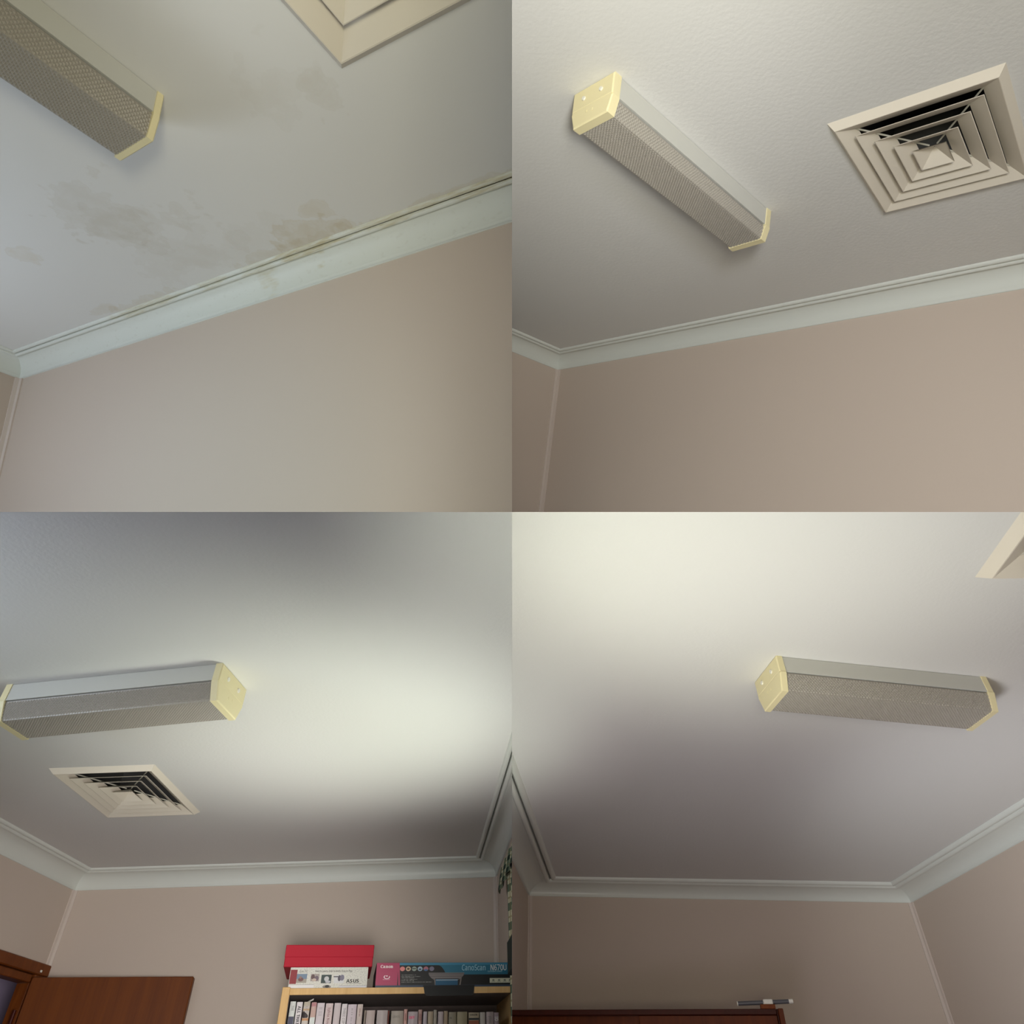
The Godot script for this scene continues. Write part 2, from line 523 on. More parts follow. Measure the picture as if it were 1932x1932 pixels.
func portrait_spine() -> Image:
	var im := Image.create(64, 512, false, Image.FORMAT_RGB8)
	im.fill(Color(0.76, 0.72, 0.68))
	im.fill_rect(Rect2i(0, 0, 64, 22), Color(0.72, 0.68, 0.60))
	for i in 40:
		disc(im, 32 - 24 + i * 0.9, 66 + i * 0.3, 10.0 + 14.0 * sin(i * 0.08), 14.0 * (1.0 - i / 44.0) + 4.0, Color(0.13, 0.06, 0.05))
	im.fill_rect(Rect2i(0, 36, 64, 10), Color(0.74, 0.62, 0.48))
	im.fill_rect(Rect2i(0, 86, 64, 12), Color(0.75, 0.55, 0.38))
	return im

# ---------------------------------------------------------------- room shells
# plan: u to the right, w towards the viewer, back wall at w = -d, side walls leave it at u = a and u = b
func corner_in(r: Dictionary, side: int, h: float) -> Vector2:
	if side < 0:
		var s: float = h * (1.0 + sin(r.yl)) / cos(r.yl)
		return Vector2(r.a + h * cos(r.yl) + s * sin(r.yl), -r.d + h)
	var s2: float = h * (1.0 - sin(r.yr)) / cos(r.yr)
	return Vector2(r.b - h * cos(r.yr) + s2 * sin(r.yr), -r.d + h)

func run_in(r: Dictionary, side: int, h: float, far: float) -> Vector2:
	var y: float = r.yl if side < 0 else r.yr
	var c := corner_in(r, side, h)
	return c + Vector2(sin(y), cos(y)) * far

func cornice_profile(r: Dictionary) -> Array:
	# [distance from the wall, drop, normal(out from wall, up)]
	var k: float = r.cp
	var dd: float = r.cd
	var p := []
	var bead := k * 0.095
	for centre in [k, k * 0.77]:
		for i in 7:
			var an := PI * i / 6.0
			p.append([centre + cos(an) * bead, sin(an) * bead * 1.15 + (0.0 if centre == k else dd * 0.05), Vector2(cos(an), -sin(an))])
	var k2 := k * 0.655
	p.append([k2 + 0.001, dd * 0.055, Vector2(0, -1)])
	for i in 13:
		var an := PI / 2.0 * i / 12.0
		var q := Vector2(k2 * (1.0 - sin(an)) + 0.006, dd * (0.06 + 0.80 * (1.0 - cos(an))))
		p.append([q.x, q.y, Vector2(sin(an) * dd, -cos(an) * k2).normalized()])
	p.append([0.006, dd * 0.86, Vector2(1, -0.2).normalized()])
	p.append([0.0065, dd, Vector2(1, 0)])
	p.append([0.0, dd, Vector2(0, -1)])
	return p

func cornice(room: String) -> void:
	var r: Dictionary = rooms[room]
	var pr := cornice_profile(r)
	var far := 2.4
	for which in ["back", "left", "right"]:
		if which == "right" and not r.right:
			continue
		var m := room_mb(room)
		for i in pr.size() - 1:
			var e: Array = pr[i]
			var f: Array = pr[i + 1]
			var pts := []
			for g in [e, f]:
				var p0: Vector2
				var p1: Vector2
				var out: Vector2
				if which == "back":
					p0 = corner_in(r, -1, g[0]); p1 = corner_in(r, 1, g[0]); out = Vector2(0, 1)
				elif which == "left":
					p0 = corner_in(r, -1, g[0]); p1 = run_in(r, -1, g[0], far); out = Vector2(cos(r.yl), -sin(r.yl))
				else:
					p0 = corner_in(r, 1, g[0]); p1 = run_in(r, 1, g[0], far); out = Vector2(-cos(r.yr), sin(r.yr))
				var nn := Vector3(out.x * g[2].x, g[2].y, out.y * g[2].x).normalized()
				pts.append([Vector3(p0.x, CEIL - g[1], p0.y), Vector3(p1.x, CEIL - g[1], p1.y), nn])
			var t0 := float(i) / pr.size()
			var t1 := float(i + 1) / pr.size()
			var uv := func(q: Vector3, t: float) -> Vector2: return Vector2((q.x + 2.2) / 2.0, t)
			m.quad_n(pts[0][0], pts[0][1], pts[1][1], pts[1][0], pts[0][2], pts[0][2], pts[1][2], pts[1][2],
				[uv.call(pts[0][0], t0), uv.call(pts[0][1], t0), uv.call(pts[1][1], t1), uv.call(pts[1][0], t1)])
		var stained: bool = room == "stained" and which == "back"
		var lab: String = r.words + (" cornice with two beads above the far wall" if which == "back" else " cornice with two beads above the %s wall" % which)
		if stained:
			lab = "white coved cornice with tan water stains above the beige wall"
		struct_mesh(room, "trim", lab, "cornice", m, M.stained_cornice if stained else M.cornice_paint)

func corner_strip(room: String, side: int) -> void:
	var r: Dictionary = rooms[room]
	var m := room_mb(room)
	var y: float = r.yl if side < 0 else r.yr
	var c := Vector2(r.a if side < 0 else r.b, -r.d)
	var along_side := Vector2(sin(y), cos(y))
	var along_back := Vector2(-side, 0)
	var w := 0.015
	var prof := [c + along_side * w, c + along_side * w + along_back * 0.004, c + along_side * 0.006 + along_back * 0.006, c + along_back * w + along_side * 0.004, c + along_back * w]
	var inner := (along_side + along_back)
	for i in prof.size() - 1:
		var a: Vector2 = prof[i]
		var b: Vector2 = prof[i + 1]
		m.quad(Vector3(a.x, FLOOR, a.y), Vector3(b.x, FLOOR, b.y), Vector3(b.x, CEIL - r.cd, b.y), Vector3(a.x, CEIL - r.cd, a.y), Vector3(inner.x, 0, inner.y))
	struct_mesh(room, "trim", "%s narrow painted strip down the %s corner of the walls" % [r.words, "left" if side < 0 else "right"], "corner strip", m, M.trim_paint)

func shell(room: String) -> void:
	var r: Dictionary = rooms[room]
	var far := 2.4
	# ceiling with the opening for the diffuser
	var m := room_mb(room)
	var hole := []
	var hb := Basis(Vector3.UP, r.vent[2])
	for k in [[-1, -1], [1, -1], [1, 1], [-1, 1]]:
		hole.append(Vector3(r.vent[0], CEIL, r.vent[1]) + hb * Vector3(k[0] * r.vent[3] * 0.452, 0, k[1] * r.vent[4] * 0.452))
	var uv := func(q: Vector3) -> Vector2: return Vector2((q.x + 2.2) / 2.0, q.z + 0.95)
	var lo := Vector3(r.a - 0.5, CEIL, -r.d - 0.06)
	var hi := Vector3(r.b + 0.5, CEIL, far)
	var outer := [lo, Vector3(hi.x, CEIL, lo.z), hi, Vector3(lo.x, CEIL, hi.z)]
	for i in 4:
		var j := (i + 1) % 4
		m.quad(outer[i], outer[j], hole[j], hole[i], Vector3.DOWN, [uv.call(outer[i]), uv.call(outer[j]), uv.call(hole[j]), uv.call(hole[i])])
		var k := Vector3(0, 0.06, 0)
		m.quad(outer[i] + k, outer[j] + k, hole[j] + k, hole[i] + k, Vector3.UP)
		m.quad(outer[i], outer[j], outer[j] + k, outer[i] + k, outer[i] + outer[j] - outer[(i + 2) % 4] - outer[(i + 3) % 4])
	struct_mesh(room, "ceiling", r.ceiling_words, "ceiling", m, M.stained_plaster if room == "stained" else M.ceiling_plaster)
	# walls
	m = room_mb(room)
	m.slab(Vector3(r.a - 0.06, FLOOR, -r.d), Vector3(r.b + 0.06, FLOOR, -r.d), Vector3(r.b + 0.06, CEIL, -r.d), Vector3(r.a - 0.06, CEIL, -r.d), Vector3.BACK, 0.06)
	struct_mesh(room, "wall_back", r.words + " beige far wall below the cornice", "wall", m, M.wall_paint)
	if not r.has("door"):
		side_wall(room, -1, [[0.0, far, FLOOR, CEIL]])
	if r.right:
		side_wall(room, 1, [[0.0, far, FLOOR, CEIL]])
	if room in ["shelf", "wardrobe"]:
		m = room_mb(room)
		m.slab(Vector3(r.a - 0.9, FLOOR, -r.d - 0.05), Vector3(r.b + 0.5, FLOOR, -r.d - 0.05), Vector3(r.b + 0.5, FLOOR, far), Vector3(r.a - 0.9, FLOOR, far), Vector3.UP, 0.05)
		struct_mesh(room, "floor", r.words + " carpeted floor", "floor", m, M.floor_carpet)
	cornice(room)
	corner_strip(room, -1)
	if r.right:
		corner_strip(room, 1)

# pieces of a side wall: [from, to along the wall, low, high]
func side_wall(room: String, side: int, pieces: Array) -> void:
	var r: Dictionary = rooms[room]
	var y: float = r.yl if side < 0 else r.yr
	var c := Vector2(r.a if side < 0 else r.b, -r.d)
	var d := Vector2(sin(y), cos(y))
	var inward := Vector3(-side * cos(y), 0, side * sin(y))
	var m := room_mb(room)
	for p in pieces:
		var q0: Vector2 = c + d * p[0]
		var q1: Vector2 = c + d * p[1]
		m.slab(Vector3(q0.x, p[2], q0.y), Vector3(q1.x, p[2], q1.y), Vector3(q1.x, p[3], q1.y), Vector3(q0.x, p[3], q0.y), inward, 0.03 if r.has("door") and side < 0 else 0.06)
	struct_mesh(room, "wall_left" if side < 0 else "wall_right", r.words + (" beige left wall" if side < 0 else " beige right wall"), "wall", m, M.wall_paint)

# ---------------------------------------------------------------- fluorescent batten
func batten(room: String, label: String, u: float, w: float, turn: float, L: float, W: float, H: float, wb: float, hk: float, t: float) -> void:
	var o := thing(room, "batten_light", label, "ceiling light", Vector3(u, CEIL, w), turn, "ceiling battens")
	var x := L / 2.0 - t
	# enamelled tray
	var m := part_mb(o, false)
	var wi := W - 0.004
	m.prism(PackedVector2Array([Vector2(-wi / 2, -0.001), Vector2(wi / 2, -0.001), Vector2(wi / 2, -hk + 0.002), Vector2(-wi / 2, -hk + 0.002)]), -x - 0.004, x + 0.004)
	part(o, "tray", m, M.tray_enamel)
	# prismatic diffuser: rows of small diamond pyramids on three flat panels
	m = part_mb(o, false)
	var top := Vector2(wi / 2 - 0.003, -hk)
	var low := Vector2(wb / 2 - 0.002, -H + 0.0025)
	var ps := [top, low, Vector2(-low.x, low.y), Vector2(-top.x, top.y)]
	var step := 0.0034
	var lift := 0.0017
	for s in 3:
		var a: Vector2 = ps[s]
		var b: Vector2 = ps[s + 1]
		var nx := int(2.0 * x / step)
		var nz := maxi(int(a.distance_to(b) / step), 2)
		var out := (b - a).orthogonal().normalized()
		if out.dot((a + b) * 0.5 - Vector2(0, -hk * 0.9)) < 0.0:
			out = -out
		var grid := []
		for j in nz + 1:
			var row := PackedVector3Array()
			for i in nx + 1:
				var q := a.lerp(b, float(j) / nz)
				if (i + j) % 2 == 0 and j > 0 and j < nz:
					q += out * lift
				row.append(Vector3(-x + 2.0 * x * i / nx, q.y, q.x))
			grid.append(row)
		for j in nz:
			for i in nx:
				var p00: Vector3 = grid[j][i]
				var p10: Vector3 = grid[j][i + 1]
				var p11: Vector3 = grid[j + 1][i + 1]
				var p01: Vector3 = grid[j + 1][i]
				var hint := Vector3(0, out.y, out.x)
				var ts := [[p00, p10, p01], [p10, p11, p01]] if (i + j) % 2 == 0 else [[p00, p10, p11], [p00, p11, p01]]
				for q in ts:
					var nn: Vector3 = (q[1] - q[0]).cross(q[2] - q[0]).normalized()
					if nn.dot(hint) < 0.0:
						nn = -nn
					m.put(q[0], q[1], q[2], nn, nn, nn, Vector2.ZERO, Vector2.ZERO, Vector2.ZERO)
	part(o, "prismatic_diffuser", m, M.prismatic_acrylic, "grey prismatic plastic diffuser")
	# end caps
	for s in [-1.0, 1.0]:
		m = part_mb(o, false)
		var g := 0.003
		var x0: float = s * x
		var x1: float = s * L / 2.0
		var e := 0.0022
		var upper := PackedVector2Array([Vector2(-W / 2, 0), Vector2(W / 2, 0), Vector2(W / 2, -hk), Vector2(-W / 2, -hk)])
		var lower := PackedVector2Array([Vector2(-W / 2 - g * 0.3, -hk - 0.0008), Vector2(W / 2 + g * 0.3, -hk - 0.0008), Vector2(wb / 2 + g * 0.3, -H), Vector2(-wb / 2 - g * 0.3, -H)])
		for prof in [upper, lower]:
			var inner := PackedVector2Array()
			var mid := Vector2.ZERO
			for q in prof:
				mid += q / 4.0
			for q in prof:
				inner.append(q + (mid - q).sign() * e)
			m.prism(prof, x0, x1 - s * e, false)
			for i in 4:
				var j := (i + 1) % 4
				var h3: Vector2 = ((prof[i] + prof[j]) * 0.5 - mid)
				m.quad(Vector3(x1 - s * e, prof[i].y, prof[i].x), Vector3(x1 - s * e, prof[j].y, prof[j].x), Vector3(x1, inner[j].y, inner[j].x), Vector3(x1, inner[i].y, inner[i].x), Vector3(s * 0.05, h3.y, h3.x))
			m.quad(Vector3(x1, inner[0].y, inner[0].x), Vector3(x1, inner[1].y, inner[1].x), Vector3(x1, inner[2].y, inner[2].x), Vector3(x1, inner[3].y, inner[3].x), Vector3(s, 0, 0))
			m.quad(Vector3(x0, prof[0].y, prof[0].x), Vector3(x0, prof[1].y, prof[1].x), Vector3(x0, prof[2].y, prof[2].x), Vector3(x0, prof[3].y, prof[3].x), Vector3(-s, 0, 0))
		# web that joins the two mouldings
		m.prism(PackedVector2Array([Vector2(-W / 2 + 0.002, -hk + e * 1.2), Vector2(W / 2 - 0.002, -hk + e * 1.2), Vector2(W / 2 - 0.002, -hk - e * 1.6), Vector2(-W / 2 + 0.002, -hk - e * 1.6)]), x0 + s * 0.001, x1 - s * 0.0004)
		var cap := part(o, "end_cap", m, M.cream_plastic, "cream plastic end cap")
		for z in [-0.21, 0.21]:
			var sc := MB.new()
			sc.rod(Vector3(x1 - s * 0.001, -hk * 0.52, z * W), Vector3(x1 + s * 0.0022, -hk * 0.52, z * W), W * 0.048, 14, W * 0.036)
			part(cap, "screw_cover", sc, M.white_plastic)
		# knock-outs: a slot and two small marks standing proud
		var ko := MB.new()
		var sl := 0.0007
		ko.box(Vector3(minf(x1, x1 + s * sl), -hk - (H - hk) * 0.42, W * 0.02), Vector3(maxf(x1, x1 + s * sl), -hk - (H - hk) * 0.28, W * 0.05), 0.0002)
		ko.box(Vector3(minf(x1, x1 + s * sl), -hk - (H - hk) * 0.36, -W * 0.12), Vector3(maxf(x1, x1 + s * sl), -hk - (H - hk) * 0.24, -W * 0.09), 0.0002)
		part(cap, "knock_out", ko, M.cream_plastic)

# ---------------------------------------------------------------- square ceiling diffuser
func diffuser(room: String, label: String) -> void:
	var r: Dictionary = rooms[room]
	var v: Array = r.vent
	var o := thing(room, "air_diffuser", label, "air vent", Vector3(v[0], CEIL, v[1]), v[2], "square ceiling diffusers")
	var sx: float = v[3] / 2.0
	var sz: float = v[4] / 2.0
	var size := (sx + sz) * 0.5
	var drop := size * 0.075
	var at := func(f: float, y: float, k: int) -> Vector3:
		var c: Array = [[-1, -1], [1, -1], [1, 1], [-1, 1]][k % 4]
		return Vector3(c[0] * sx * f, y, c[1] * sz * f)
	var ring := func(m: MB, f0: float, y0: float, f1: float, y1: float, up: bool) -> void:
		for k in 4:
			var a: Vector3 = at.call(f0, y0, k)
			var b: Vector3 = at.call(f0, y0, k + 1)
			var hint := (a + b) * 0.5
			hint.y = 0
			hint = hint.normalized()
			# lower face of a blade looks down and inwards, upper face up and outwards
			m.quad(a, b, at.call(f1, y1, k + 1), at.call(f1, y1, k), (hint + Vector3(0, 0.6, 0)) if up else (-hint + Vector3(0, -0.6, 0)))
	# frame: outer slope, lip, inner slope
	var m := part_mb(o)
	for k in 4:
		var a: Vector3 = at.call(1.0, 0.0, k)
		var b: Vector3 = at.call(1.0, 0.0, k + 1)
		var hint := ((a + b) * 0.5).normalized() + Vector3(0, -0.8, 0)
		m.quad(a, b, at.call(0.925, -drop, k + 1), at.call(0.925, -drop, k), hint)
		m.quad(at.call(0.925, -drop, k), at.call(0.925, -drop, k + 1), at.call(0.915, -drop, k + 1), at.call(0.915, -drop, k), Vector3.DOWN)
	ring.call(m, 0.915, -drop, 0.715, drop * 0.45, false)
	ring.call(m, 0.905, -drop * 0.6, 0.722, drop * 0.47, true)
	part(o, "frame", m, M.vent_enamel)
	# louvres
	var lip := 0.915
	var outer := [0.80, 0.605, 0.41]
	for i in 3:
		m = part_mb(o)
		var f: float = lip * outer[i]
		var g: float = lip * (outer[i] - 0.215)
		var yb := -drop * (0.93 + 0.09 * i)
		var yt := drop * 0.45
		ring.call(m, f, yb, g, yt, false)
		ring.call(m, f + 0.008, yb + 0.0004, g + 0.008, yt + 0.0004, true)
		for k in 4:
			m.quad(at.call(f, yb, k), at.call(f, yb, k + 1), at.call(f + 0.008, yb + 0.0004, k + 1), at.call(f + 0.008, yb + 0.0004, k), Vector3.DOWN)
			m.quad(at.call(g, yt, k), at.call(g, yt, k + 1), at.call(g + 0.008, yt + 0.0004, k + 1), at.call(g + 0.008, yt + 0.0004, k), Vector3.UP)
		part(o, "louvre", m, M.vent_enamel)
	m = part_mb(o)
	var fc := lip * 0.215
	ring.call(m, fc, -drop * 1.2, 0.004, drop * 0.55, false)
	ring.call(m, fc + 0.008, -drop * 1.18, 0.010, drop * 0.57, true)
	part(o, "centre_cone", m, M.vent_enamel)
	# crossed stays above the louvres
	for k in 4:
		m = part_mb(o)
		m.rod(at.call(0.05, drop * 0.50, k), at.call(0.76, drop * 0.40, k), size * 0.011, 8)
		part(o, "stay", m, M.grey_wire)
	# sheet-metal neck above the ceiling
	m = part_mb(o)
	for k in 4:
		m.quad(at.call(0.90, 0.06, k), at.call(0.90, 0.06, k + 1), at.call(0.74, 1.0, k + 1), at.call(0.74, 1.0, k), -((at.call(1, 0, k) as Vector3) + (at.call(1, 0, k + 1) as Vector3)))
		m.quad(at.call(0.90, 0.0, k), at.call(0.90, 0.0, k + 1), at.call(0.90, 0.06, k + 1), at.call(0.90, 0.06, k), -((at.call(1, 0, k) as Vector3) + (at.call(1, 0, k + 1) as Vector3)))
	m.quad(at.call(0.74, 1.0, 0), at.call(0.74, 1.0, 1), at.call(0.74, 1.0, 2), at.call(0.74, 1.0, 3), Vector3.DOWN)
	part(o, "duct", m, M.duct_steel, "sheet-metal duct above the louvres")

# ---------------------------------------------------------------- added boards between the rooms
func partitions() -> void:
	# added boards, unseen edge-on, stop light spill; knife edge at front, thicker with depth
	var deep := 5.0
	var wide := 4.0
	for s in [["wall_added_partition", Vector3.UP, Vector3.RIGHT, "thin upright board added between the two upper rooms"], ["wall_added_partition", Vector3.DOWN, Vector3.RIGHT, "thin upright board added between the two lower rooms"],
			["wall_added_partition", Vector3.LEFT, Vector3.UP, "thin level board added between the rooms on the left"], ["wall_added_partition", Vector3.RIGHT, Vector3.UP, "thin level board added between the rooms on the right"]]:
		var m := MB.new()
		var d: Vector3 = s[1]
		var near := 0.3
		var side: Vector3 = s[2]
		for k in [-1.0, 1.0]:
			var t: Vector3 = side * k * 0.0002
			var a := Vector3(0, 0, -near)
			m.quad(sight * a, sight * (a + d * wide), sight * (Vector3(0, 0, -deep) + d * wide + t), sight * (Vector3(0, 0, -deep) + t), sight * side * k)
		m.quad(sight * (Vector3(0, 0, -deep) + d * wide - side * 0.0002), sight * (Vector3(0, 0, -deep) + d * wide + side * 0.0002), sight * (Vector3(0, 0, -deep) + side * 0.0002), sight * (Vector3(0, 0, -deep) - side * 0.0002), sight * Vector3(0, 0, -1))
		var i := MeshInstance3D.new()
		i.name = numbered(s[0])
		i.mesh = m.mesh()
		i.material_override = M.partition_paint
		add_child(i)
		i.position = EYE
		i.set_meta("label", s[3])
		i.set_meta("category", "partition")
		i.set_meta("kind", "structure")

# ---------------------------------------------------------------- the shelf room
func door_and_frame() -> void:
	var room := "shelf"
	var r: Dictionary = rooms[room]
	var d := Vector2(sin(r.yl), cos(r.yl))
	var c := Vector2(r.a, -r.d)
	var jamb := 0.085
	var head := 0.490
	var open_to := 0.86
	side_wall(room, -1, [[0.0, jamb, FLOOR, CEIL], [jamb, open_to, head, CEIL], [open_to, 2.4, FLOOR, CEIL]])
	var o := struct(room, "door", "brown veneered door standing open with its dark wood frame", "door")
	var frame := Basis(Vector3.UP, r.yl - PI / 2.0)     # x runs along the wall towards the viewer
	frame = Basis(Vector3(d.x, 0, d.y), Vector3.UP, Vector3(-d.y, 0, d.x) * -1.0)
	var org := Vector3(c.x, 0, c.y)
	var m := part_mb(o)
	m.box(Vector3(-0.005 + 0.012, head - 0.002 + 0.016, 0.0), Vector3(open_to + 0.06, head + 0.050, 0.022), 0.003, frame, org)
	part(o, "architrave", m, M.door_frame_wood)
	m = part_mb(o)
	m.box(Vector3(0.028, FLOOR, 0.0), Vector3(jamb - 0.006, head + 0.014, 0.020), 0.003, frame, org)
	part(o, "architrave", m, M.door_frame_wood)
	m = part_mb(o)
	m.box(Vector3(jamb, head - 0.012, -0.034), Vector3(open_to, head + 0.012, 0.012), 0.002, frame, org)
	part(o, "lining", m, M.door_frame_wood)
	m = part_mb(o)
	m.box(Vector3(jamb - 0.012, FLOOR, -0.034), Vector3(jamb + 0.003, head - 0.012, 0.012), 0.002, frame, org)
	part(o, "lining", m, M.door_frame_wood)
	m = part_mb(o)
	m.box(Vector3(0.055, head + 0.022, 0.0222), Vector3(0.066, head + 0.029, 0.0232), 0.0004, frame, org)
	part(o, "paint_chip", m, M.white_plastic, "chip of white paint")
	# the leaf, swung back almost against the far wall
	var h0 := Vector3(-1.618, 0, -2.915)
	var h1 := Vector3(-1.090, 0, -3.010)
	var ex := (h1 - h0).normalized()
	var lb := Basis(ex, Vector3.UP, ex.cross(Vector3.UP))
	m = part_mb(o)
	m.box(Vector3(0, FLOOR + 0.01, -0.034), Vector3(h0.distance_to(h1), 0.485, 0.0), 0.0025, lb, h0)
	part(o, "leaf", m, M.door_veneer)
	m = part_mb(o)
	for y in [-1.3, -0.5, 0.30]:
		m.rod(Vector3(-1.632, y, -2.908), Vector3(-1.632, y + 0.09, -2.908), 0.006, 10)
	part(o, "hinge", m, M.wardrobe_rail_wood)
	# hall beyond the doorway
	m = room_mb(room)
	m.slab(Vector3(-2.75, FLOOR, -3.6), Vector3(-2.60, FLOOR, 0.6), Vector3(-2.60, CEIL, 0.6), Vector3(-2.75, CEIL, -3.6), Vector3.RIGHT, 0.05)
	struct_mesh(room, "wall_hall", "mauve hall wall seen through the doorway", "wall", m, M.hall_paint)
	m = room_mb(room)
	m.slab(Vector3(-2.75, FLOOR, -3.45), Vector3(-1.70, FLOOR, -3.45), Vector3(-1.70, CEIL, -3.45), Vector3(-2.75, CEIL, -3.45), Vector3.BACK, 0.05)
	struct_mesh(room, "wall_hall", "mauve end wall of the hall beyond the doorway", "wall", m, M.hall_paint)
	var cab := thing(room, "hall_cupboard", "dark cupboard edge standing in the hall beyond the doorway", "cupboard", Vector3(-2.05, FLOOR, -2.78))
	m = part_mb(cab)
	m.box(Vector3(-0.3, 0, -0.3), Vector3(-0.02, 1.86, 0.3), 0.006)
	part(cab, "body", m, M.black_card)
	m = part_mb(cab)
	m.box(Vector3(-0.02, 0.02, -0.29), Vector3(-0.005, 1.84, 0.29), 0.003)
	part(cab, "cupboard_door", m, M.steel_grey)

func shelf_room() -> void:
	door_and_frame()
	var room := "shelf"
	var turn := deg_to_rad(10.0)
	var k := 0.8813
	var org := Vector3(-0.6204, 0.3571, -2.45)          # top left front corner of the bookcase
	var B := Basis(Vector3.UP, turn)
	var g := "things on top of the pine bookcase"
	var on := func(x: float, y: float, z: float) -> Vector3: return org + B * Vector3(x, y, z)
	var wide := 0.705
	var deep := 0.26
	var tall := org.y - FLOOR
	# bookcase
	var o := thing(room, "bookcase", "pale pine bookcase with paperbacks against the far wall", "bookcase", on.call(0, -tall, 0), turn)
	var m := part_mb(o)
	m.box(Vector3(0.0, 0, -deep), Vector3(0.0225, tall + 0.003, 0), 0.0015)
	part(o, "side_panel", m, M.pine)
	m = part_mb(o)
	m.box(Vector3(wide - 0.02, 0, -deep), Vector3(wide, tall + 0.003, 0), 0.0015)
	part(o, "side_panel", m, M.pine)
	m = part_mb(o)
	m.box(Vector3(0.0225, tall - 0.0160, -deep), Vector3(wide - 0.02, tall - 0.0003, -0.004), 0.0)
	part(o, "top_board", m, M.shade_grey_laminate)  # shade on the underside is put into this grey
	m = part_mb(o)
	m.box(Vector3(0.0225, tall - 0.0165, -0.004), Vector3(wide - 0.02, tall, -0.001), 0.0008)
	part(o, "edge_band", m, M.pine)
	m = part_mb(o)
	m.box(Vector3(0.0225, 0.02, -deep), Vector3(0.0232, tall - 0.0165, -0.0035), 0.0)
	part(o, "side_lining", m, M.shade_grey_laminate)
	for y in [0.06, 0.36, 0.66, 0.96, 1.26, tall - 0.265]:
		m = part_mb(o)
		m.box(Vector3(0.0225, y - 0.018, -deep + 0.006), Vector3(wide - 0.02, y, -0.004), 0.0012)
		part(o, "shelf_board", m, M.pine)
	m = part_mb(o)
	m.box(Vector3(0.004, 0.02, -deep - 0.004), Vector3(wide - 0.004, tall, -deep), 0.0)
	part(o, "back_panel", m, M.shelf_back)
	# white laptop carton
	o = thing(room, "laptop_carton", "white printed laptop carton under the red box", "box", on.call(0.014, 0, -0.012), turn, g)
	m = part_mb(o)
	m.box(Vector3(0, 0, -0.19), Vector3(0.230, 0.054, -0.0008), 0.001)
	part(o, "carton", m, M.white_card)
	m = part_mb(o)
	m.quad(Vector3(0.0008, 0.0008, 0), Vector3(0.2292, 0.0008, 0), Vector3(0.2292, 0.0532, 0), Vector3(0.0008, 0.0532, 0), Vector3.BACK)
	part(o, "front_print", m, M.laptop_carton_print)
	var pxl := func(x: float, y: float) -> Vector3: return Vector3(0.0008 + (x - 547.0) / 146.0 * 0.2284, 0.0532 - (y - 1818.0) / 42.0 * 0.0524, 0.0003)
	text(o, "lettering", "Eee PC", 0.0062, pxl.call(564, 1826), M.ink_grey, "Droid Serif", 0.0, false, 0.85, true)
	text(o, "lettering", "Easy to Learn, Easy to Work, Easy to Play", 0.0044, pxl.call(593, 1825.5), M.ink_grey, "Droid Sans", 0.0, true, 0.92)
	text(o, "lettering", "ASUS", 0.0085, pxl.call(653.5, 1846), M.ink_black, "Droid Sans", 0.0, true, 1.35, true)
	m = part_mb(o)
	m.quad(pxl.call(654, 1851.2), pxl.call(682, 1851.2), pxl.call(682, 1850.6), pxl.call(654, 1850.6), Vector3.BACK)
	part(o, "print_line", m, M.ink_grey)
	# red box with a lift-off lid
	o = thing(room, "red_box", "plain red box with lid lying on the white carton", "box", on.call(-0.009, 0.0542, -0.009), turn, g)
	m = part_mb(o)
	m.box(Vector3(0.0012, 0, -0.2088), Vector3(0.2638, 0.027, -0.0012), 0.0015)
	part(o, "box_base", m, M.red_card)
	m = part_mb(o)
	m.box(Vector3(0, 0.0252, -0.21), Vector3(0.265, 0.0575, 0), 0.0015)
	part(o, "lid", m, M.red_card)
	# scanner carton
	o = thing(room, "scanner_carton", "long teal, black and magenta scanner carton beside the red box", "box", on.call(0.268, 0, -0.012), turn, g)
	m = part_mb(o)
	m.box(Vector3(0, 0, -0.22), Vector3(0.431, 0.065, -0.0008), 0.001)
	part(o, "carton", m, M.black_card)
	m = part_mb(o)
	m.quad(Vector3(0.0006, 0.0006, 0), Vector3(0.4304, 0.0006, 0), Vector3(0.4304, 0.0644, 0), Vector3(0.0006, 0.0644, 0), Vector3.BACK)
	part(o, "front_print", m, M.scanner_carton_print)
	var pxs := func(x: float, y: float) -> Vector3: return Vector3(0.0006 + (x - 708.0) / 262.0 * 0.4298, 0.0644 - (y - 1814.0) / 49.0 * 0.0638, 0.0003)
	text(o, "lettering", "Canon", 0.0075, pxs.call(715, 1821.5), M.ink_white, "Droid Serif", 0.0, true, 1.15)
	text(o, "lettering", "CanoScan", 0.0145, pxs.call(868, 1824.5), M.ink_pale_blue, "Droid Sans", 0.0, false, 0.86)
	text(o, "lettering", "N670U", 0.0145, pxs.call(923, 1824.5), M.ink_white, "Droid Sans", 0.0, false, 0.86)
	text(o, "lettering", "COLOR IMAGE SCANNER", 0.0032, pxs.call(918, 1832), M.ink_pale_blue, "Droid Sans", 0.0, false, 0.95)
	m = part_mb(o)
	var fl := PackedVector2Array([Vector2(0.145, 0.004), Vector2(0.302, 0.004), Vector2(0.2995, -0.018), Vector2(0.292, -0.0225), Vector2(0.157, -0.0225), Vector2(0.150, -0.018)])
	for z in [[0.0135, 1.0], [0.0122, -1.0]]:
		for i in range(1, fl.size() - 1):
			var nn := Vector3(0, 0, z[1])
			m.tri(Vector3(fl[0].x, fl[0].y, z[0]), Vector3(fl[i].x, fl[i].y, z[0]), Vector3(fl[i + 1].x, fl[i + 1].y, z[0]), nn, nn, nn)
